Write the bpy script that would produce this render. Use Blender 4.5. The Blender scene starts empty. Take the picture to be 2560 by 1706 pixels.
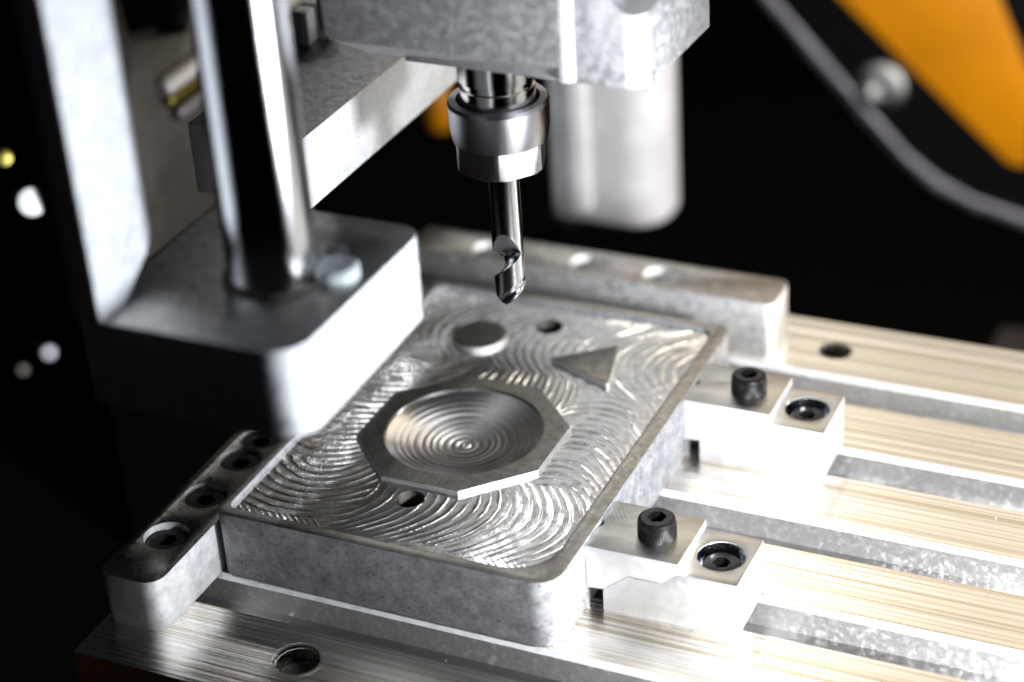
import bpy, bmesh, math, random
import numpy as np
from mathutils import Matrix, Vector, Euler
random.seed(4); np.random.seed(4)
S = 0.001                       # everything below is written in millimetres
sc = bpy.context.scene
COL = sc.collection

# ------------------------------------------------------------------ camera
cam_d = bpy.data.cameras.new('camera')
cam = bpy.data.objects.new('camera', cam_d); COL.objects.link(cam)
yaw, pit, rol = 0.45288, 1.04650, -0.067046
Rm = (Matrix.Rotation(yaw, 3, 'Z') @ Matrix.Rotation(pit, 3, 'X') @ Matrix.Rotation(rol, 3, 'Z'))
cam.matrix_world = Matrix.Translation(Vector((191.109, -257.556, 214.596)) * S) @ Rm.to_4x4()
cam_d.sensor_width = 36.0; cam_d.sensor_fit = 'HORIZONTAL'
cam_d.lens = 5048.98 / 2560 * 36
cam_d.shift_x = -7.76 / 2560; cam_d.shift_y = 4.30 / 2560
cam_d.clip_start = 0.01; cam_d.clip_end = 20
cam_d.dof.use_dof = True
cam_d.dof.focus_distance = 0.376
cam_d.dof.aperture_fstop = 7.6
cam_d.dof.aperture_blades = 9
sc.camera = cam

# ------------------------------------------------------------------ world
w = bpy.data.worlds.new("World"); sc.world = w; w.use_nodes = True
bgn = w.node_tree.nodes['Background']
bgn.inputs[0].default_value = (0.80, 0.88, 1.0, 1); bgn.inputs[1].default_value = 0.012

# ------------------------------------------------------------------ lamps and added fill lights
def area(name, loc, target, sx, sy, power, col):
    l = bpy.data.lights.new(name, 'AREA'); l.shape = 'RECTANGLE'
    l.size = sx * S; l.size_y = sy * S; l.energy = power; l.color = col
    o = bpy.data.objects.new(name, l); COL.objects.link(o)
    o.location = Vector(loc) * S
    o.rotation_euler = (Vector(target) - Vector(loc)).to_track_quat('-Z', 'Y').to_euler()
    return o
key = area('key_lamp', (180, -22, 57), (60, 30, 20), 20, 20, .62, (0.93, 0.96, 1.0))
soft = area('soft_lamp', (400, 150, 85), (40, 30, 20), 330, 150, .20, (0.95, 0.97, 1.0))
warm = area('warm_fill', (95, 640, 435), (150, 60, -14), 480, 330, .56, (1.0, 0.89, 0.74))  # added: stands in for the warm surroundings mirrored in the bed
amber = area('amber_fill', (270, 760, 540), (150, 60, -14), 360, 380, 0.25, (1.0, 0.62, 0.22))  # added: dim brown source for the darker streaks mirrored in the bed
top = area('pocket_fill', (-300, 650, 420), (35, 45, 0), 260, 140, 0.075, (0.97, 0.98, 1.0))  # added: broad dim source for the pocket floor to mirror
spot = area('glint_fill', (-330, 650, 545), (35, 45, 0), 44, 44, 0.16, (0.95, 0.97, 1.0))  # added for glints on the cutter crests in the pocket
spot2 = area('glint_fill', (-130, 650, 530), (45, 45, 0), 44, 44, 0.16, (1.0, 0.93, 0.80))  # second added glint source, for the right of the pocket
high = area('bowl_fill', (-60, 400, 460), (28, 46, 0), 110, 110, 0.07, (0.97, 0.98, 1.0))  # added to whiten the far wall of the bowl
side = area('panel_fill', (190, 150, 40), (55, 331, -45), 60, 60, 0.46, (1.0, 0.93, 0.84))  # added fill aimed at the orange sheet; no known source

sc.view_settings.view_transform = 'Standard'; sc.view_settings.look = 'None'
sc.view_settings.exposure = 0.06; sc.view_settings.gamma = 1.0
sc.cycles.use_denoising = True
sc.cycles.max_bounces = 10; sc.cycles.glossy_bounces = 8; sc.cycles.sample_clamp_indirect = 8

# ------------------------------------------------------------------ materials
class MatB:
    def __init__(s, name, base=(.8, .8, .8), rough=.4, metal=1.0):
        s.m = bpy.data.materials.new(name); s.m.use_nodes = True
        s.nt = s.m.node_tree; s.b = s.nt.nodes['Principled BSDF']
        if metal == 1.0:                 # bare metal: glossy lobe with short tails
            g = s.nt.nodes.new('ShaderNodeBsdfAnisotropic'); g.distribution = 'BECKMANN'
            s.nt.links.new(g.outputs[0], s.nt.nodes['Material Output'].inputs[0]); s.nt.nodes.remove(s.b); s.b = g
            s.ck = 'Color'
        else:
            s.ck = 'Base Color'; s.b.inputs['Metallic'].default_value = metal
        s.b.inputs[s.ck].default_value = (*base, 1); s.b.inputs['Roughness'].default_value = rough
        tc = s.n('ShaderNodeTexCoord'); mp = s.n('ShaderNodeVectorMath'); mp.operation = 'SCALE'
        mp.inputs['Scale'].default_value = 1000
        s.l(tc.outputs['Object'], mp.inputs[0]); s.co = mp.outputs[0]
        s.nrm = None
    def n(s, t): return s.nt.nodes.new(t)
    def l(s, a, b): s.nt.links.new(a, b)
    def scaled(s, v, rot=None):
        m = s.n('ShaderNodeMapping'); m.inputs['Scale'].default_value = v
        if rot: m.inputs['Rotation'].default_value = rot
        s.l(s.co, m.inputs['Vector']); return m.outputs[0]
    def matte(s, frac):              # bead-blasted skin: part of the light scatters diffusely
        d = s.n('ShaderNodeBsdfDiffuse'); mx = s.n('ShaderNodeMixShader'); mx.inputs[0].default_value = frac
        for k in ('Color', 'Normal'):
            for ln in list(s.b.inputs[k].links): s.l(ln.from_socket, d.inputs[k])
        s.l(s.b.outputs[0], mx.inputs[1]); s.l(d.outputs[0], mx.inputs[2])
        s.l(mx.outputs[0], s.nt.nodes['Material Output'].inputs[0])
    def noise(s, v, detail=3, rough=.55, rot=None, dist=0):
        t = s.n('ShaderNodeTexNoise'); t.inputs['Scale'].default_value = 1.0
        t.inputs['Detail'].default_value = detail; t.inputs['Roughness'].default_value = rough
        t.inputs['Distortion'].default_value = dist
        s.l(s.scaled(v if isinstance(v, tuple) else (v, v, v), rot), t.inputs['Vector']); return t.outputs[0]
    def ramp(s, f, stops):
        r = s.n('ShaderNodeValToRGB'); e = r.color_ramp.elements
        while len(e) < len(stops): e.new(.5)
        for k, (p, c) in enumerate(stops):
            e[k].position = p; e[k].color = (*c, 1) if isinstance(c, tuple) else (c, c, c, 1)
        s.l(f, r.inputs[0]); return r.outputs[0]
    def mapr(s, f, a, b, c, d):
        r = s.n('ShaderNodeMapRange'); 
        for k, v in enumerate((a, b, c, d)): r.inputs[k + 1].default_value = v
        s.l(f, r.inputs[0]); return r.outputs[0]
    def mul(s, a, b):
        m = s.n('ShaderNodeMix'); m.data_type = 'RGBA'; m.blend_type = 'MULTIPLY'; m.inputs[0].default_value = 1
        s.l(a, m.inputs[6]); s.l(b, m.inputs[7]); return m.outputs[2]
    def base(s, c): s.l(c, s.b.inputs[s.ck])
    def rough(s, c): s.l(c, s.b.inputs['Roughness'])
    def bump(s, h, dist, strength=1.0):      # dist in mm of height
        b = s.n('ShaderNodeBump'); b.inputs['Strength'].default_value = strength
        b.inputs['Distance'].default_value = dist * S
        s.l(h, b.inputs['Height'])
        if s.nrm is not None: s.l(s.nrm, b.inputs['Normal'])
        s.nrm = b.outputs[0]; s.l(s.nrm, s.b.inputs['Normal'])
    def wave(s, v, scale, kind='BANDS', direction='X', dist=0, detail=2, dscale=1, prof='SIN'):
        t = s.n('ShaderNodeTexWave'); t.wave_type = kind; t.wave_profile = prof
        if kind == 'BANDS': t.bands_direction = direction
        else: t.rings_direction = direction
        t.inputs['Scale'].default_value = scale; t.inputs['Distortion'].default_value = dist
        t.inputs['Detail'].default_value = detail; t.inputs['Detail Scale'].default_value = dscale
        s.l(v, t.inputs['Vector']); return t.outputs[1]

def m_tumbled(name, lo, hi, rough=.76, spec=True, scale=1.0, matte=.18, deep=.72):
    m = MatB(name, rough=rough)
    a = m.ramp(m.noise(.42 * scale, 5, .62), [(.32, lo), (.68, hi)])
    b = m.ramp(m.noise(1.7 * scale, 4, .6, dist=.4), [(.30, deep), (.47, .95), (.7, 1.0)])
    m.base(m.mul(a, b) if spec else a)
    m.rough(m.mapr(m.noise(.9 * scale, 4), .3, .7, rough - .07, rough + .09))
    m.bump(m.noise(3.4 * scale, 3), .009)
    m.bump(m.noise((.25, .25, .25), 2), .018)
    if matte: m.matte(matte)
    return m.m
ALU = m_tumbled('tumbled_aluminium', (.48, .505, .54), (.64, .67, .71), .76, True, 1.0, .06)
ALU_BLOCK = m_tumbled('stock_aluminium', (.26, .265, .285), (.47, .47, .49), .74, True, .8, .42, .48)
ALU_PALE = m_tumbled('bright_aluminium', (.80, .80, .81), (.90, .90, .91), .74, False, 1.0, .24)
TOPS = m_tumbled('milled_top', (.19, .19, .185), (.31, .31, .30), .44, True, 1.0, 0)
RIM = m_tumbled('milled_rim', (.36, .355, .345), (.54, .535, .52), .46, True, 1.0, 0)
FENCE_M = m_tumbled('fence_aluminium', (.34, .345, .36), (.50, .505, .52), .72, True, .8, .34, .8)
GROUND = m_tumbled('ground_top', (.34, .34, .33), (.52, .52, .51), .31, True, 1.0, 0)
METAL_BB = m_tumbled('brushed_fence', (.66, .66, .66), (.82, .82, .82), .66, False, 1.0, .03)
ALU_CAST = m_tumbled('bead_blasted_aluminium', (.58, .59, .61), (.66, .67, .69), .74, True, .8, .12, .80)

m = MatB('milled_bed', rough=.27)                       # fly-cut strips running along X
m.base(m.ramp(m.noise((.0016, 1.25, 1), 5, .65), [(.36, (.50, .43, .33)), (.47, (.74, .69, .61)), (.56, (.90, .87, .82)), (.7, (.93, .92, .90))]))  # tan and cream reflections painted into the base colour as streaks
m.rough(m.mapr(m.noise((.004, 1.6, 1), 4, .6), .3, .7, .22, .34))
m.bump(m.noise((.002, .40, .4), 1, .4), .11)             # shallow waviness of the passes
m.bump(m.noise((.0012, .95, 1), 2, .5), .085)
m.bump(m.noise((.004, 3.6, 3), 3, .65), .014)
m.bump(m.wave(m.scaled((1, 1, 1)), .8, 'BANDS', 'X', 2.0, 2, .5), .0022)
BED = m.m
m = MatB('slot_wall', rough=.70)
sp = m.noise((.8, 1.2, .75), 6, .68, (.0, .5, .2), .2)
m.base(m.ramp(sp, [(.40, (.66, .66, .66)), (.56, (.76, .76, .76)), (.66, (.95, .95, .95))]))
m.bump(sp, .018); m.rough(m.mapr(sp, .50, .70, .44, .68)); m.matte(.14)
SLOTWALL = m.m
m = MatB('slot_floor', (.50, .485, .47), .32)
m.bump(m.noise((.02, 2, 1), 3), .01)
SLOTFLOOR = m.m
m = MatB('slot_chamfer', rough=.72)
m.base(m.ramp(m.noise((.35, 1.2, 1.2), 4, .7), [(.3, .70), (.6, .92)])); m.bump(m.noise((1.2, 2.5, 2.5), 4, .7), .05); m.matte(.28)
CHAMF = m.m
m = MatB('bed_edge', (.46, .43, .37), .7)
m.base(m.ramp(m.noise(.8, 4, .6), [(.3, (.13, .12, .10)), (.7, (.26, .24, .20))]))  # dim warm light on the bed's front is put into this colour
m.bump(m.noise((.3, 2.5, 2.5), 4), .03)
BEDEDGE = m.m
m = MatB('milled_pocket', (.74, .74, .74), .20)
m.b.distribution = 'GGX'
m.base(m.ramp(m.noise(.5, 4), [(.3, (.66, .66, .66)), (.7, (.86, .86, .85))]))
m.rough(m.mapr(m.noise(1.3, 4), .3, .7, .12, .19))
m.bump(m.noise(1.1, 4, .6), .02)
POCKET = m.m
m = MatB('turned_bowl', (.82, .82, .83), .22); m.b.distribution = 'GGX'; m.bump(m.noise(1.2, 3), .012); BOWL = m.m
m = MatB('jaw_top', (.66, .65, .62), .46)                # fine fly-cutter arcs
v = m.n('ShaderNodeVectorMath'); v.operation = 'ADD'; v.inputs[1].default_value = (-1.5, -13.5, 0); m.l(m.co, v.inputs[0])
m.bump(m.wave(v.outputs[0], .42, 'RINGS', 'Z', .25, 2, .4), .010); m.bump(m.noise(2.2, 3), .010)
m.base(m.ramp(m.noise((.15, .5, 1), 3), [(.3, (.58, .57, .54)), (.7, (.74, .73, .70))]))
JAWTOP = m.m
def simple(name, base, rough, metal, nz=None, bump=0):
    m = MatB(name, base, rough, metal)
    if nz:
        m.base(m.ramp(m.noise(nz, 4), [(.3, tuple(c * .75 for c in base)), (.7, base)]))
        m.rough(m.mapr(m.noise(nz * 1.7, 3), .3, .7, max(.03, rough - .06), rough + .06))
        if bump: m.bump(m.noise(nz * 2, 3), bump * .4)
    return m.m
OXIDE = simple('black_oxide', (.008, .008, .009), .36, .22, 1.4, .012)
RECESS_SHADE = simple('recess_shade', (.004, .004, .004), .7, 0.0, 1.4)  # near-black for recess bottoms, shade put into the colour
RECESS_SHADE.node_tree.nodes['Principled BSDF'].inputs['Specular IOR Level'].default_value = .1
STEEL = simple('ground_steel', (.66, .67, .70), .26, 1.0, .8, .004)
SHANK = simple('ground_shank', (.88, .89, .92), .27, 1.0)
CARBIDE = simple('carbide', (.86, .86, .88), .33, 1.0)
for nd in CARBIDE.node_tree.nodes:
    if nd.bl_idname == 'ShaderNodeBsdfAnisotropic': nd.distribution = 'GGX'
NUT = simple('hardened_nut_steel', (.40, .40, .435), .42, 1.0)
NECK = simple('polished_neck', (.70, .69, .67), .24, 1.0)
CHROME = simple('chrome_rod', (.88, .89, .92), .27, 1.0)
PLATE = simple('grey_cast_plate', (.115, .105, .095), .7, 1.0, .5, .02)
SHADED_TOP = m_tumbled('shaded_beam_top', (.20, .20, .21), (.34, .34, .35), .5, True, 1.0, 0)  # darker copy for the beam's top; dark reflections put into the colour
WHITE = simple('white_plastic', (.42, .47, .49), .4, 0.0, .5)
BLACK = simple('black_paint', (.006, .006, .007), .6, 0.0, .3)
BLACK.node_tree.nodes['Principled BSDF'].inputs['Specular IOR Level'].default_value = .04
FLOORM = simple('dark_floor', (.004, .004, .004), .8, 0.0, .05)
FLOORM.node_tree.nodes['Principled BSDF'].inputs['Specular IOR Level'].default_value = .05
ORANGE = simple('orange_sheet', (.74, .275, .003), .36, 0.0, .03)
TRIM = simple('dull_trim_metal', (.33, .32, .38), .62, 1.0, .1)
MOTORM = simple('pale_motor_shell', (.70, .70, .73), .4, 0.0, .1)
BLACKGREY = simple('charcoal_plastic', (.03, .03, .032), .6, 0.0, .2)
CHROME_SOFT = simple('satin_steel', (.80, .80, .80), .72, 1.0)
BOLTM = simple('dull_bolt_steel', (.62, .64, .64), .52, 1.0)
YELLOW = simple('yellow_brass', (.30, .25, .06), .35, 1.0, .4)
CHIP = simple('aluminium_chip', (.85, .85, .86), .25, 1.0, 2.0)

# ------------------------------------------------------------------ geometry helpers
def link(o): COL.objects.link(o); return o
def empty(name, loc, label, cat, group=None):
    o = link(bpy.data.objects.new(name, None)); o.location = Vector(loc) * S
    o.empty_display_size = .01
    return tag(o, label, cat, group)
def tag(o, label=None, cat=None, group=None, kind=None):
    for k, v in (('label', label), ('category', cat), ('group', group), ('kind', kind)):
        if v: o[k] = v
    return o
def wloc(o):
    v = Vector((0, 0, 0))
    while o: v += o.location; o = o.parent
    return v
def ob(name, bm, mat, parent=None, bevel=0, seg=2, ang=35, smooth=True, cuts=(), origin=None):
    """bmesh in world mm -> one linked mesh object (bevel and cuts applied)."""
    bmesh.ops.recalc_face_normals(bm, faces=bm.faces)
    me = bpy.data.meshes.new(name); bm.to_mesh(me); bm.free()
    mats = mat if isinstance(mat, (list, tuple)) else [mat]
    for k in mats: me.materials.append(k)
    base = wloc(parent) / S if parent else Vector(origin or (0, 0, 0))
    me.transform(Matrix.Scale(S, 4) @ Matrix.Translation(-base))
    o = link(bpy.data.objects.new(name, me))
    if parent: o.parent = parent
    else: o.location = base * S
    tmp = []
    for cb in cuts:
        bmesh.ops.recalc_face_normals(cb, faces=cb.faces)
        cm = bpy.data.meshes.new('cut'); cb.to_mesh(cm); cb.free()
        cm.transform(Matrix.Scale(S, 4) @ Matrix.Translation(-base))
        co = link(bpy.data.objects.new('cut', cm)); co.location = o.location; co.parent = o.parent
        md = o.modifiers.new('b', 'BOOLEAN'); md.operation = 'DIFFERENCE'; md.object = co; md.solver = 'EXACT'
        tmp.append(co)
    if bevel:
        md = o.modifiers.new('v', 'BEVEL'); md.width = bevel * S; md.segments = seg
        md.limit_method = 'ANGLE'; md.angle_limit = math.radians(30); md.harden_normals = False
    if o.modifiers:
        dg = bpy.context.evaluated_depsgraph_get(); dg.update()
        nm = bpy.data.meshes.new_from_object(o.evaluated_get(dg))
        o.modifiers.clear(); old = o.data; o.data = nm; nm.name = name; bpy.data.meshes.remove(old)
        for c in tmp:
            d = c.data; bpy.data.objects.remove(c); bpy.data.meshes.remove(d)
    me = o.data
    if smooth:
        me.polygons.foreach_set('use_smooth', [True] * len(me.polygons))
        me.set_sharp_from_angle(angle=math.radians(ang))
    return o
def top_mat(o, mat, zmin=.9):
    o.data.materials.append(mat); k = len(o.data.materials) - 1
    for p in o.data.polygons:
        if p.normal.z > zmin: p.material_index = k
    return o
def round_poly(pts, rad, seg=6):
    """polygon with rounded corners; rad is one radius or one for each corner."""
    n = len(pts); out = []
    for i in range(n):
        r = rad[i] if isinstance(rad, (list, tuple)) else rad
        p = Vector(pts[i]); a = Vector(pts[i - 1]); b = Vector(pts[(i + 1) % n])
        u = (a - p).normalized(); v = (b - p).normalized()
        if r <= 0: out.append(tuple(p)); continue
        an = u.angle(v); d = r / math.tan(an / 2); c = p + (u + v).normalized() * (r / math.sin(an / 2))
        s0 = p + u * d - c; s1 = p + v * d - c
        a0 = math.atan2(s0.y, s0.x); da = math.atan2(s1.y, s1.x) - a0
        da = (da + math.pi) % (2 * math.pi) - math.pi
        for k in range(seg + 1):
            t = a0 + da * k / seg; out.append((c.x + r * math.cos(t), c.y + r * math.sin(t)))
    return out
def prism(poly, lo, hi, axis='z', bm=None):
    bm = bm or bmesh.new()
    f = {'z': lambda p, h: (p[0], p[1], h), 'y': lambda p, h: (p[0], h, p[1]), 'x': lambda p, h: (h, p[0], p[1])}[axis]
    A = [bm.verts.new(f(p, lo)) for p in poly]; B = [bm.verts.new(f(p, hi)) for p in poly]
    bm.faces.new(A); bm.faces.new(B); n = len(poly)
    for i in range(n): bm.faces.new((A[i], A[(i + 1) % n], B[(i + 1) % n], B[i]))
    return bm
def rect(x0, y0, x1, y1): return [(x0, y0), (x1, y0), (x1, y1), (x0, y1)]
def box(x0, y0, z0, x1, y1, z1, bm=None): return prism(rect(x0, y0, x1, y1), z0, z1, 'z', bm)
def circ(x, y, r, n=40, a0=0): return [(x + r * math.cos(a0 + 2 * math.pi * k / n), y + r * math.sin(a0 + 2 * math.pi * k / n)) for k in range(n)]
def lathe(prof, x, y, n=64, bm=None, rf=None, close=True):
    """prof: (r, z) bottom to top or the other way; rf(theta, r, i) may alter a radius."""
    bm = bm or bmesh.new(); rings = []
    for i, (r, z) in enumerate(prof):
        if r == 0: rings.append([bm.verts.new((x, y, z))]); continue
        ring = []
        for k in range(n):
            t = 2 * math.pi * k / n; q = rf(t, r, i) if rf else r
            ring.append(bm.verts.new((x + q * math.cos(t), y + q * math.sin(t), z)))
        rings.append(ring)
    for a, b in zip(rings, rings[1:]):
        for k in range(n):
            if len(a) == 1: bm.faces.new((a[0], b[k], b[(k + 1) % n]))
            elif len(b) == 1: bm.faces.new((a[k], a[(k + 1) % n], b[0]))
            else: bm.faces.new((a[k], a[(k + 1) % n], b[(k + 1) % n], b[k]))
    if close:
        for r in (rings[0], rings[-1]):
            if len(r) > 2: bm.faces.new(r)
    return bm
def xf(bm, M): bm.transform(M); return bm

BZ = -14.3                     # top of the bed; the top of the workpiece is z = 0

# ------------------------------------------------------------------ setting
bm = bmesh.new(); bm.faces.new([bm.verts.new((x, y, -190)) for x, y in rect(-1500, -1500, 1500, 2500)])
tag(ob('floor', bm, FLOORM, smooth=False), kind='structure')
bm = bmesh.new(); bm.faces.new([bm.verts.new((x, 1300, z)) for x, z in rect(-1500, -190, 1500, 260)])
tag(ob('back_wall', bm, FLOORM, smooth=False), kind='structure')

# ------------------------------------------------------------------ slotted bed
bed = empty('slotted_bed', (140, 50, -40), 'silver aluminium machine bed with five long slots running to the lower right', 'machine bed')
SLOTS = [(-9.4, .45), (17.0, 28.0), (43.6, 54.5), (69.9, 80.5), (96.7, 107.7)]
X0, X1, Y0, Y1 = -13.5, 430.0, -30.0, 129.5
CH = 1.0
cuts = [prism(circ(26.9, -17.9, 4.15), -30, 0), prism(circ(87.0, 117.4, 3.7), -30, 0)]
prof = [(Y0, -33), (Y1, -33), (Y1, BZ)]
for a, b in reversed(SLOTS):
    prof += [(b, BZ), (b - CH, BZ - CH * .9), (b - CH, -20.4), (a + .1, -20.4), (a + .1, BZ - .1), (a, BZ)]
prof += [(Y0, BZ)]
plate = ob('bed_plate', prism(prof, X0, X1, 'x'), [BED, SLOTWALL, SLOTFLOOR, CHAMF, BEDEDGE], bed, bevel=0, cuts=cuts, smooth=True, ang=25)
me = plate.data
for p in me.polygons:
    c = (me.vertices[p.vertices[0]].co)
    ctr = p.center / S + wloc(plate) / S; nx, ny, nz = p.normal
    inhole = any(math.hypot(ctr.x - hx, ctr.y - hy) < 4.25 for hx, hy in ((26.9, -17.9), (87, 117.4)))
    if inhole and abs(nz) < .5: p.material_index = 0
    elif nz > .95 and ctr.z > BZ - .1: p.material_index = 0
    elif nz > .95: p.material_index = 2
    elif nz > .3: p.material_index = 3
    elif abs(ny) > .8 and ctr.y > Y0 + .5: p.material_index = 1
    else: p.material_index = 4
# chamfers, and dark discs painted as the shade inside the two bed holes
for hx, hy, r in ((26.9, -17.9, 4.15), (87.0, 117.4, 3.7)):
    ob('hole_chamfer', lathe([(r + .7, BZ + .015), (r - .02, BZ - .7)], hx, hy, 40, close=False), ALU_PALE, bed)
    ob('bed_hole_shade', lathe([(r - .02, BZ - 3.6), (r - .8, BZ - 3.3), (0, BZ - 3.5)], hx, hy, 40, close=False), RECESS_SHADE, bed)

# ------------------------------------------------------------------ workpiece
W, L = 70.0, 97.0
wp = empty('workpiece', (35, 48.5, BZ), 'rectangular aluminium block with a milled pocket around an octagon, a disc and a triangle', 'workpiece')
outer = round_poly(rect(0, 0, W, L), [3.2, 5.0, 3.0, 3.0], 10)
PK = rect(1.9, 2.6, 66.7, 94.6)
pocket = round_poly(PK, [1.7, 9.0, 3.0, 3.0], 12)
OX, OY, OR = 33.04, 41.17, 21.36
H1, H2 = (33.15, 17.55, 2.68), (32.3, 86.2, 2.9)
cuts = [prism(pocket, -1.22, 5), prism(circ(33.1, 41.4, 17.5, 48), -6, 0), prism(circ(*H1, 48), -20, 5), prism(circ(*H2, 48), -20, 5)]
blk = ob('block', prism(outer, BZ + .01, 0), ALU_BLOCK, wp, bevel=.22, seg=2, cuts=cuts)
top_mat(blk, RIM)

HASH = np.random.rand(4096)
def floor_h(x, y):
    n1 = np.sin(x * .31 + 1.3 * np.sin(y * .22)) * .5 + np.sin(y * .27 + 1.7 * np.sin(x * .19 + 1)) * .5
    n2 = np.sin(x * .9 + 2 * np.sin(y * .5)) * np.sin(y * .8 + 1.5 * np.sin(x * .45))
    def arcs(p, seed, q):                          # one cutter pass per unit of p; q runs along the arc
        p = p + .09 * n1 + .03 * n2
        k = np.floor(p).astype(int); u = p - k
        A = .55 + .9 * HASH[(k * 7 + seed) % 4096]
        c = u ** 5 * .75 + (1 - u) ** 9 * .25          # flat bottom, one sharp rolled crest per pass
        along = .8 + .35 * np.sin(q * (.5 + HASH[(k * 13 + seed + 5) % 4096]) + 6 * HASH[(k * 3 + seed + 9) % 4096])
        tilt = (HASH[(k * 11 + seed + 17) % 4096] - .5) * .055
        return .105 * A * along * c + tilt * (u - .5) + .0035 * np.sin(p * 31)
    sm = lambda a, b, v: np.clip((v - a) / (b - a), 0, 1) ** 2 * (3 - 2 * np.clip((v - a) / (b - a), 0, 1))
    rl = np.hypot(x - 11, y - 27.5)
    hL = 1.5 * arcs(rl / 2.05, 0, x * .5)                                        # front left corner: arcs about one centre
    hS = arcs((62 - y + (x - 8) ** 2 / 18) / 2.1, 300, x * .6)              # left channel
    hF = arcs((x + (y - 18) ** 2 / 24) / 2.1, 600, y * .5)                  # front channel, marching to +X
    hR = arcs((y + (x - 56.5) ** 2 / 14) / 2.2, 900, x * .5)                # right channel, marching to +Y
    hB = arcs((68 - x + (y - 79) ** 2 / 20) / 2.2, 1200, y * .5)            # back, marching to -X
    hM = arcs((x * .8 - y * .6 + ((x * .6 + y * .8 - 62) ** 2) / 26) / 2.2, 1500, y * .4)   # between octagon and bosses
    hD = arcs((x + y * 1.2) / 1.5, 1800, y)                                 # finishing pass along the front wall
    b = lambda lo, hi, v, e=4: sm(lo - e, lo + e, v) * (1 - sm(hi - e, hi + e, v))
    wts = [(hL, (1 - sm(20, 29, x)) * (1 - sm(19, 27, y)) * 1.0), (hS, (1 - sm(14, 24, x)) * b(24, 63, y)),
           (hF, sm(20, 29, x) * (1 - sm(26, 34, y))), (hR, sm(44, 52, x) * b(30, 64, y)),
           (hM, b(57, 69, y, 5) * (1 - sm(44, 54, x)) * sm(12, 24, x)), (hB, sm(60, 70, y))]
    num = 0; den = 1e-9
    for hh, ww in wts: num = num + hh * ww ** 7; den = den + ww ** 7
    h = num / den
    wd = 1 - sm(4.2, 6.5, y)
    h = h * (1 - wd) + hD * .7 * wd
    return h + .025 * n1 + .010 * n2
STEP = .19
xs = np.arange(1.5, 68.2, STEP); ys = np.arange(2.2, 95.1, STEP)
GX, GY = np.meshgrid(xs, ys)
for hx, hy, hr in (H1, H2):                       # snap the ring of vertices nearest to a hole onto its rim
    d = np.hypot(GX - hx, GY - hy); k = (d > hr - STEP * .75) & (d < hr + STEP * .75)
    GX = np.where(k, hx + (GX - hx) * hr / d, GX); GY = np.where(k, hy + (GY - hy) * hr / d, GY)
GZ = -.98 + floor_h(GX, GY)
nx_, ny_ = len(xs), len(ys)
def inside(x, y):
    ok = (x > 1.75) & (x < 66.85) & (y > 2.45) & (y < 94.75)
    cx, cy = 66.7 - 9, 2.6 + 9
    ok &= ~((x > cx) & (y < cy) & (np.hypot(x - cx, y - cy) > 9.15))
    cx, cy = 1.9 + 1.7, 2.6 + 1.7
    ok &= ~((x < cx) & (y < cy) & (np.hypot(x - cx, y - cy) > 1.85))
    for cx, sx in ((4.9, -1), (63.7, 1)): ok &= ~(((x - cx) * sx > 0) & (y > 91.6) & (np.hypot(x - cx, y - 91.6) > 3.15))
    for hx, hy, hr in (H1, H2): ok &= np.hypot(x - hx, y - hy) > hr - .02
    return ok & (np.hypot(x - 33.1, y - 41.4) > 18.5)
INS = inside(GX, GY)
idx = np.arange(nx_ * ny_).reshape(ny_, nx_)
q = np.stack([idx[:-1, :-1], idx[:-1, 1:], idx[1:, 1:], idx[1:, :-1]], -1).reshape(-1, 4)
ok = INS.reshape(-1)[q].all(1)
q = q[ok]
used_v = np.unique(q); remap = np.zeros(nx_ * ny_, int); remap[used_v] = np.arange(len(used_v))
V = np.stack([GX, GY, GZ], -1).reshape(-1, 3)[used_v] - np.array([35, 48.5, BZ])
me = bpy.data.meshes.new('pocket_floor'); me.from_pydata((V * S).tolist(), [], remap[q].tolist())
me.materials.append(POCKET); me.polygons.foreach_set('use_smooth', [True] * len(me.polygons))
pf = link(bpy.data.objects.new('pocket_floor', me)); pf.parent = wp

# octagonal boss with the turned bowl
n = 128; bm = bmesh.new()
def octr(t):
    u = (t + math.pi / 8) % (math.pi / 4) - math.pi / 8
    return OR * math.cos(math.pi / 8) / math.cos(u)
# flats face the axes: corners lie at 22.5 degrees
BCX, BCY, BR = 33.1, 41.4, 15.9
ringO0, ringO1, ringO2, ringI = [], [], [], []
for k in range(n):
    t = 2 * math.pi * k / n; ro = octr(t); c_, s_ = math.cos(t), math.sin(t)
    ringO0.append(bm.verts.new((OX + ro * c_, OY + ro * s_, -2.4)))
    ringO1.append(bm.verts.new((OX + ro * c_, OY + ro * s_, -.12)))
    ringO2.append(bm.verts.new((OX + (ro - .12) * c_, OY + (ro - .12) * s_, 0)))
    ringI.append(bm.verts.new((BCX + BR * c_, BCY + BR * s_, 0)))
for A, B in ((ringO0, ringO1), (ringO1, ringO2), (ringO2, ringI)):
    for k in range(n): bm.faces.new((A[k], A[(k + 1) % n], B[(k + 1) % n], B[k]))
octb = top_mat(ob('octagon_boss', bm, METAL_BB, wp, ang=20), TOPS)
pr = [(BR, 0), (BR - .12, -.10), (BR - .25, -.45)]
r = BR - .35
while r > .05:
    rip = .5 + .5 * math.sin(r * .9 + 1)
    z = -.5 - 3.1 * (1 - (r / (BR - .3)) ** 2.2) + (.035 + .05 * rip) * (abs(math.sin(math.pi * (r / 1.45 + .12 * math.sin(r)))) - .5) * min(1, (BR - r) / 5)
    pr.append((r, z)); r -= .11
pr.append((0, pr[-1][1]))
ob('bowl', lathe(pr, BCX, BCY, 128, close=False), BOWL, octb, ang=60)
rb = top_mat(ob('round_boss', lathe([(6.0, -2.4), (6.0, -.15), (5.85, 0)], 19.9, 77.1, 64), METAL_BB, wp), TOPS)
tri = [(50.0, 82.2), (38.3, 72.6), (53.8, 66.6)]
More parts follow.
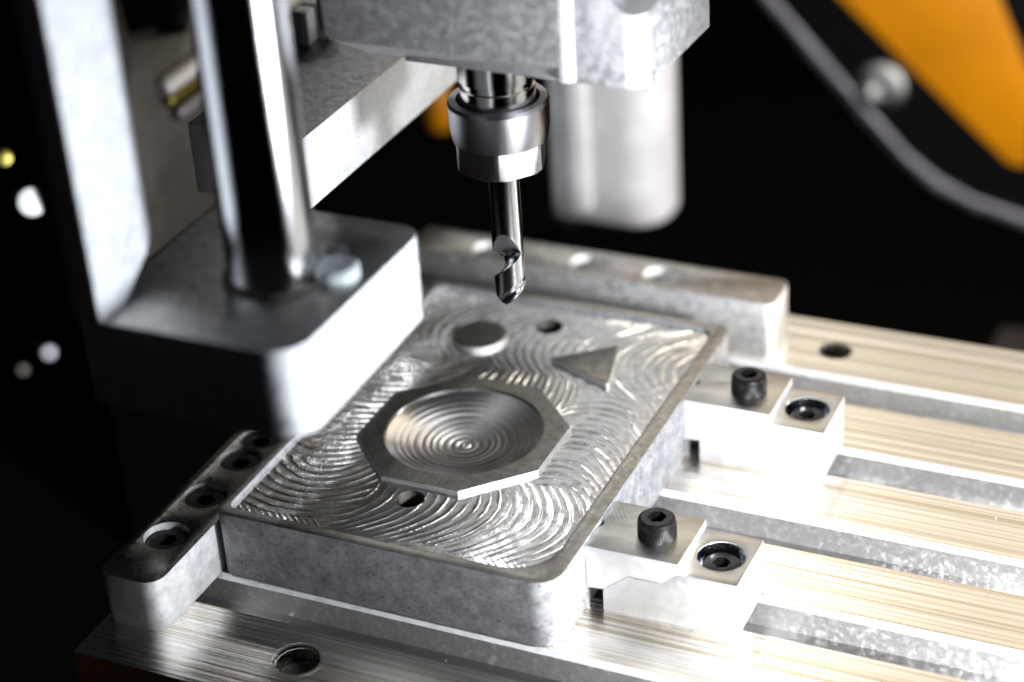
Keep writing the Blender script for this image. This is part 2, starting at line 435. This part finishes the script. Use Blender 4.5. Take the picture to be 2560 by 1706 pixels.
top_mat(ob('triangle_boss', prism(round_poly(tri, .35, 3), -2.4, 0), METAL_BB, wp, bevel=.12), TOPS)
for hx, hy, hr in (H1, H2):
    ob('through_hole', lathe([(hr + .10, -.9), (hr - .03, -1.15), (hr - .05, -5.5)], hx, hy, 48, close=False), PLATE, wp)  # hole wall in dark plate grey, its shade put into the colour
    ob('through_hole_shade', lathe([(hr - .05, -5.4), (0, -5.6)], hx, hy, 48, close=False), RECESS_SHADE, wp)  # dark disc closing the open hole, painted as its shade

# ------------------------------------------------------------------ fences
def socket_screw(name, parent, x, y, z0, r=3.5, h=4.0, hexr=1.85, knurl=True, mat=OXIDE):
    """cap screw head standing on z0"""
    kn = (lambda t, rr, i: rr + (-.04 * (1 if int(round(t / (2 * math.pi) * 96)) % 2 else -1) if knurl and i in (1, 2) else 0))
    hd = lathe([(r - .12, z0), (r, z0 + .15), (r, z0 + h * .66), (r - .03, z0 + h * .72), (r - .02, z0 + h * .82), (r - .22, z0 + h * .93), (r - .7, z0 + h)], x, y, 96, rf=kn)
    o = ob(name, hd, mat, parent, ang=30, cuts=[prism(circ(x, y, hexr, 6, .35), z0 + h - 2.6, z0 + h + 2)])
    ob('socket', lathe([(hexr * 1.0, z0 + h - 2.55), (0, z0 + h - 2.7)], x, y, 6, close=False), RECESS_SHADE, o)
    ob('socket_rim', lathe([(hexr + .12, z0 + h + .01), (hexr - .05, z0 + h - .2)], x, y, 48, close=False), OXIDE, o)
    return o
ZF = -3.2
fence = empty('side_fence', (-6.5, 35, BZ), 'dark rectangular stop block with counterbored holes, left of the workpiece', 'stop block')
holes = [(-6.95, -5.7), (-7.0, 8.3), (-7.0, 21.8), (-7.2, 30.0), (-7.0, 62), (-7.0, 84)]
ob('fence_block', prism(round_poly(rect(-13.0, -20.0, -.2, 100), [2.5, 3.6, 1, 1], 8), BZ + .02, ZF), FENCE_M, fence, bevel=.25,
   cuts=[prism(circ(x, y, 4.35, 48), -11.0, 5) for x, y in holes])
top_mat(fence.children[0], GROUND)
for x, y in holes: socket_screw('cap_screw', fence, x, y, -10.95, 4.15, 6.7, 1.9, False)
ZB = -.5
bf = empty('back_fence', (37, 115.5, BZ), 'long pale stop block with round holes behind the workpiece', 'stop block')
bh = [(4.5, 114.8), (28.7, 115.6), (46.6, 115.2)]
ob('fence_block', prism(round_poly(rect(-14, 109.2, 75.3, 121.2), [1, 2.2, 2.2, 1], 8), BZ + .02, ZB), METAL_BB, bf, bevel=.3,
   cuts=[prism(circ(x, y, 3.6), -8, 5) for x, y in bh])
top_mat(bf.children[0], RIM)

# ------------------------------------------------------------------ edge clamps
def make_clamp():
    y0, y1 = 14.3, 29.3
    c = empty('edge_clamp', (85, 21.8, BZ), 'pale two-piece edge clamp nearest the camera, pressing the front part of the workpiece', 'clamp', 'edge clamps along the right side of the workpiece')
    bp = [(73.15, BZ + .03), (99.0, BZ + .03), (99.0, -2.63), (88.05, -2.63), (84.85, -5.72), (78.2, -5.72), (73.2, -9.75)]
    top_mat(ob('clamp_base', prism(bp, y0, y1, 'y'), [ALU_PALE], c, bevel=.16, cuts=[prism(circ(93.4, 22.0, 4.45, 48), -8.5, 3)]), JAWTOP)
    jp = [(70.03, -.56), (88.0, -.56), (88.0, -2.45), (84.8, -5.52), (78.2, -5.52), (73.25, -9.62), (70.03, -9.95)]
    j = ob('clamp_jaw', prism(jp, y0 - .06, y1 + .02, 'y'), [ALU_PALE, JAWTOP], c, bevel=.14,
           cuts=[prism(circ(69.0, 21.8, 1.85, 32), -12, 3)])
    for p in j.data.polygons:
        if p.normal.z > .9: p.material_index = 1
    socket_screw('cap_screw', c, 81.3, 21.6, -.54, 3.55, 4.05, 1.85)
    ob('washer_seat', lathe([(4.3, -.545), (3.9, -.50), (3.3, -.50)], 81.3, 21.6, 48, close=False), JAWTOP, c)
    ob('counterbore', lathe([(4.62, -2.615), (4.40, -2.85), (4.40, -7.5), (0, -7.6)], 93.4, 22.0, 48, close=False), STEEL, c)
    socket_screw('sunk_screw', c, 93.4, 22.0, -7.5, 3.5, 3.5, 1.75, False)
    return c
def copy_tree(o, parent=None):
    c = link(o.copy()); c.parent = parent
    for ch in list(o.children): copy_tree(ch, c)
    return c
c1 = make_clamp()
c2 = copy_tree(c1); c2.location.y += 52.6 * S
c2['label'] = 'pale two-piece edge clamp farther back, holding the workpiece beside the triangle'

# ------------------------------------------------------------------ rod bracket at the left
br = empty('rod_bracket', (30, -18, 50.5), 'blurred aluminium bracket with upright plate and chrome rod at the left front', 'bracket')
ob('foot_block', prism(round_poly(rect(9.5, -39.3, 48.3, 5.2), [2, 6.5, 4.5, 2], 10), 49.4, 65.0), ALU, br, bevel=.4,
   cuts=[prism(circ(37.9, -6.6, 1.9), 55, 70)])
top_mat(br.children[0], RIM)
colp = round_poly([(-40.2, 64.9), (-33.6, 64.9), (-24.0, 71.5), (-24.0, 140), (-40.2, 140)], [0, 3, 5, 1, 1], 8)
ob('side_plate', prism(colp, 10.2, 14.8, 'x'), ALU, br, bevel=.4)
ob('guide_rod', lathe([(7.3, 65.0), (7.3, 170)], 32.4, -17.4, 96), CHROME, br)
ob('rod_seal', lathe([(8.3, 65.0), (8.3, 65.5), (7.35, 65.7)], 32.4, -17.4, 64), PLATE, br)
ob('rod_nut', lathe([(3.8, 65), (3.8, 66.6), (3.3, 67.2), (0, 67.3)], 42.3, -14.6, 40), WHITE, br, ang=30)

# ------------------------------------------------------------------ horizontal beam and the plate behind it
bp_ = empty('gantry_plate', (-80, 150, -6), 'grey plate with dark rounded window and light rails, blurred behind column and rod', 'plate')
wy = round_poly([(99.5, 47), (123.5, 41), (134, 80), (95.5, 80)], [3, 3, 1, 1], 6)
ob('plate_body', prism(rect(78, -6, 260, 120), -85, -75, 'x'), PLATE, bp_, bevel=.5, cuts=[prism(wy, -100, 0, 'x')])
def bar(name, a, b, r, mat, parent, x=-73.2):
    d = Vector((0, b[0] - a[0], b[1] - a[1])); M = Matrix.Translation((x, a[0], a[1])) @ d.to_track_quat('Z', 'Y').to_matrix().to_4x4()
    return ob(name, xf(lathe([(r * .7, 0), (r, r * .4), (r, d.length)], 0, 0, 20), M), mat, parent)
bar('rail', (106, 33.6), (190, 34.4), 2.4, CHROME_SOFT, bp_)
bar('rail', (107.5, 29.5), (190, 30.0), 1.4, YELLOW, bp_)
bar('rail', (110, 25.4), (190, 26.2), 1.9, TRIM, bp_)
beam = empty('cross_beam', (-4, 80, 48.2), 'flat aluminium beam with a bright side face running back under the spindle housing', 'beam')
ob('beam_body', prism(rect(-16.9, 34.6, 8.23, 150), 48.2, 62.8), [ALU_CAST, SHADED_TOP], beam, bevel=.35)
for p in beam.children[0].data.polygons:
    if p.normal.z > .9: p.material_index = 1

ob('rail_stop', box(-16.5, 79.5, 62.75, -10.5, 83.5, 70.5), ALU_PALE, beam, bevel=.3)
ob('rail_end', box(-16.5, 75.6, 62.75, -13, 79.3, 70), ALU, beam, bevel=.3)

# ------------------------------------------------------------------ spindle
AX, AY = 41.8, 48.95
sp_ = empty('spindle', (AX, AY, 53), 'aluminium spindle housing with a steel collet nut, above the workpiece', 'spindle')
zb = 79.8
hp = round_poly([(16.2, 36.6), (70.5, 36.6), (72.9, 36.6), (72.9, 120), (16.2, 120)], [3, 0, 0, 2, 2], 6)
hp = round_poly([(64, 36.0), (75.4, 36.0), (76.4, 67.3), (30, 67.3), (30, 36.8)], [0, 3.6, .8, 2, 0], 8)
ob('housing_side', prism(hp, zb, 170), ALU_CAST, sp_, bevel=.35,
   cuts=[xf(lathe([(5.2, -30), (5.2, 60)], 0, 0, 40), Matrix.Translation((74.5, 33, 98.0)) @ Matrix.Rotation(math.radians(-90), 4, 'X'))])
hq = round_poly([(13.4, 34.6), (63.2, 34.6), (63.2, 60), (13.4, 60)], [2.4, 2.2, 0, 2], 10)
body = prism(hq, zb + .3, 170)
fr = [(13.4, zb), (21.5, zb), (13.4, zb + 6)]
ob('housing_front', body, ALU_CAST, sp_, bevel=.9, seg=4,
   cuts=[prism([(8, zb - 2), (22.5, zb - 2), (22.5, zb + .3), (14.0, zb + 5.2), (8, zb + 9)], 20, 70, 'y'),
         prism([(32, zb - 2), (37.6, zb - 2), (37.6, zb + .3), (34.55, zb + 3.3), (32, zb + 3.3)], 5, 60.5, 'x')])
ob('shaft', lathe([(7.05, 66), (7.05, 72.0), (6.6, 72.2), (6.6, 73.4), (7.2, 73.6), (7.3, 90)], AX, AY, 72), NECK, sp_, ang=25)
# collet nut: round collar above, hexagon below
hexa = math.radians(-70)
def hexr(t, af):
    u = (t - hexa) % (math.pi / 3) - math.pi / 6
    return af / 2 / math.cos(u)
def nutf(t, r, i):
    return min(r, hexr(t, 15.7)) if i in (2, 3) else min(r, hexr(t, 15.7) * 1.0) if i == 1 else r
pr = [(7.0, 55.5), (8.35, 56.1), (8.85, 56.7), (8.85, 61.5), (8.85, 61.55), (9.3, 64.3), (9.4, 68.7), (9.05, 69.35), (7.75, 69.4), (7.5, 68.6), (7.3, 66.6)]
nut = ob('collet_nut', lathe(pr, AX, AY, 120, rf=nutf), NUT, sp_, ang=28)
ob('collet', lathe([(3.05, 55.2), (5.4, 55.25), (7.0, 55.9), (7.0, 58.4)], AX, AY, 60), OXIDE, nut)

# ------------------------------------------------------------------ end mill
em = empty('end_mill', (AX, AY, 25.2), 'short single-flute steel end mill held in the collet nut', 'cutter')
er = Vector((.9118, .4064, 0)).normalized()
bm = bmesh.new(); n = 96; rows = []
zt = 26.7; R3 = 2.96
NZ = 120; ZH = 16.4
for i in range(NZ + 1):
    zz = ZH * i / NZ
    g = max(0.0, (zz - 10.6) / (ZH - 11.2))
    d0 = .75 + (R3 - .75) * min(1, g) ** .9
    th_g = math.radians(-74) + .48 * (min(zz, 11.2) - 11.4)
    ring = []
    for k in range(n):
        t = 2 * math.pi * k / n
        ph = (t - th_g + math.pi) % (2 * math.pi) - math.pi
        r = R3
        c_ = math.cos(ph)
        if c_ > .05: r = min(R3, d0 / c_)
        if r == R3 and -2.6 < ph < -1.75: r = R3 - .16 * math.sin((ph + 2.6) / .85 * math.pi)   # relief behind the edge
        x, y = r * math.cos(t), r * math.sin(t)
        dt = abs((t - math.radians(-52) + math.pi) % (2 * math.pi) - math.pi)
        z = zt + max(zz, min(2.8, 1.45 * dt) * r / R3 + .9 * (1 - r / R3))
        ring.append(bm.verts.new((AX + x, AY + y, z)))
    rows.append(ring)
for a, b in zip(rows, rows[1:]):
    for k in range(n): bm.faces.new((a[k], a[(k + 1) % n], b[(k + 1) % n], b[k]))
cv = bm.verts.new((AX, AY, zt + .9))
for k in range(n): bm.faces.new((rows[0][(k + 1) % n], rows[0][k], cv))
bmesh.ops.remove_doubles(bm, verts=bm.verts, dist=.0005)
ob('flutes', bm, SHANK, em, ang=24)
ob('shank', lathe([(R3, zt + ZH), (R3, 57)], AX, AY, 72), SHANK, em)

# ------------------------------------------------------------------ background
mot = empty('motor', (3, 213, -60), 'pale blurred motor shell with a bright vertical edge, behind the spindle', 'motor')
ob('motor_shell', prism(round_poly(rect(-19.5, 203.5, 13.0, 228), [3, 11, 11, 3], 10), -39.5, 60), MOTORM, mot, bevel=6.5, seg=6)
ob('motor_glint_bar', prism(round_poly(rect(-14.6, 200.8, -6.6, 206), [3, 3, .5, .5], 8), -34.5, 60), MOTORM, mot, bevel=2.0, seg=4)  # bar added for the bright strip that the rounded edge reflects
ob('mount_foot', xf(box(-4.5, -3, -22, 4.5, 3, 0), Matrix.Translation((-9.8, 207, -30)) @ Matrix.Rotation(math.radians(35), 4, 'Y')), TRIM, mot, bevel=.8)
pan = empty('enclosure_panel', (60, 333, -80), 'black framed enclosure panel with an orange sheet at the upper right', 'panel')
fo = round_poly([(-20, 5), (49, -70.5), (74, -84.0), (150, -96), (150, 40), (-20, 40)], [0, 10, 20, 0, 0, 0], 8)
ob('panel_frame', prism(fo, 331, 341, 'y'), BLACK, pan, bevel=.6)
og = round_poly([(20.0, -12.5), (68.9, -56.0), (83, -68.2), (88.5, -68.2), (88.5, -40), (75.1, -11.0), (66, 30), (-20, 30), (-20, 22)], [0, 6, 5, 0, 0, 0, 0, 0, 0], 5)
ob('orange_sheet', prism(og, 329.6, 330.98, 'y'), ORANGE, pan, bevel=.3)
def strip(pts, w_, y0, y1):
    bm = bmesh.new(); up = []; dn = []
    for i, p in enumerate(pts):
        a = Vector(pts[max(0, i - 1)]); b = Vector(pts[min(len(pts) - 1, i + 1)]); d = (b - a).normalized(); nn = Vector((-d.y, d.x)) * w_ / 2
        up.append(tuple(Vector(p) + nn)); dn.append(tuple(Vector(p) - nn))
    return prism(up + dn[::-1], y0, y1, 'y')
ob('edge_trim', strip([(-20.5, 4.5), (0, -18), (25, -45.2), (48.5, -70.2), (60, -78.4), (72, -83.8), (100, -90.0)], 5.4, 328.6, 333), TRIM, pan, bevel=1.3, seg=3)
scr = ob('panel_screw', xf(lathe([(8.6, 0), (8.6, 2.6), (8.0, 3.6), (6.6, 4.2), (3.6, 4.3), (3.2, 1.2), (0, 1.1)], 0, 0, 40), Matrix.Translation((41.0, 331, -46.3)) @ Matrix.Rotation(math.radians(90), 4, 'X')), BOLTM, pan)
tag(ob('orange_pull', lathe([(0, -51), (3.5, -50.5), (4.6, -48), (4.6, -40), (3.6, -37), (0, -36.5)], -88.5, 274, 32), ORANGE, origin=(-88.5, 274, -51)),
    'small blurred orange pull grip peeking out left of the collet nut', 'grip')
tag(ob('grey_box', prism(round_poly(rect(96, 226, 140, 262), 4), -120, -84), BLACKGREY, bevel=1.5, origin=(118, 244, -110)), 'dim grey box behind the bed at the right edge of the picture', 'box')
side = empty('dark_side_panel', (-92, 73, -72), 'black side panel with small shiny bolts at the far left', 'panel')
ob('panel_body', xf(box(-60, 0, -90, 18, 3, 60), Matrix.Translation((-92, 73, 18)) @ Matrix.Rotation(math.radians(-25), 4, 'Z')), FLOORM, side, bevel=.6)
def bolt(p, r, mat):
    d = (Vector((.45, -.75, .45)) + Vector((.88, -.42, .20))).normalized()       # heads tilt halfway from camera to key lamp, to catch its glint
    M = Matrix.Translation(p) @ d.to_track_quat('Z', 'Y').to_matrix().to_4x4()
    return ob('bolt', xf(lathe([(r, -9), (r, -.4), (r * .9, 0), (r * .5, .12), (0, .15)], 0, 0, 28), M), mat, side)
bolt((-85.5, 67.6, 20.5), 3.5, BOLTM); bolt((-92.9, 69.8, 29.5), 2.0, YELLOW); bolt((-76.6, 52.9, -9.1), 2.2, TRIM); bolt((-81.3, 48.7, -12.1), 1.8, PLATE)
tag(ob('orange_tray', box(-140, -60, -66, -18, -52, -58), ORANGE, bevel=1, origin=(-80, -56, -66)), 'dim orange tray edge in the lower left corner under the bed', 'tray')

pan.location.z += .003
# ------------------------------------------------------------------ chips
bm = bmesh.new()
def chip(x, y, z, s):
    M = Matrix.Translation((x, y, z)) @ Euler((random.uniform(0, 6), random.uniform(0, 6), random.uniform(0, 6))).to_matrix().to_4x4()
    p = [(-s, -.3 * s, 0), (-.2 * s, -.35 * s, .25 * s), (s, -.2 * s, .1 * s), (.9 * s, .25 * s, .0), (-.1 * s, .3 * s, .3 * s), (-.9 * s, .2 * s, .05 * s)]
    v = [bm.verts.new(M @ Vector(q_)) for q_ in p]
    bm.faces.new((v[0], v[1], v[4], v[5])); bm.faces.new((v[1], v[2], v[3], v[4]))
for k in range(70):
    x = random.uniform(0, 95); 
    if random.random() < .6: chip(x, random.uniform(-8.5, -.8), -20.2, random.uniform(.15, .4))
    else: chip(x, random.uniform(-14, -9.6), BZ + .12, random.uniform(.08, .22))
for k in range(26): chip(random.uniform(100, 210), random.uniform(-8, 95), BZ + .1, random.uniform(.08, .22))
for k in range(60): chip(random.uniform(2, 67), random.uniform(3, 60), -1.9, random.uniform(.05, .14))
tag(ob('metal_chips', bm, CHIP, smooth=False), 'tiny bright aluminium shavings scattered over the bed and the slot', 'shavings', kind='stuff')
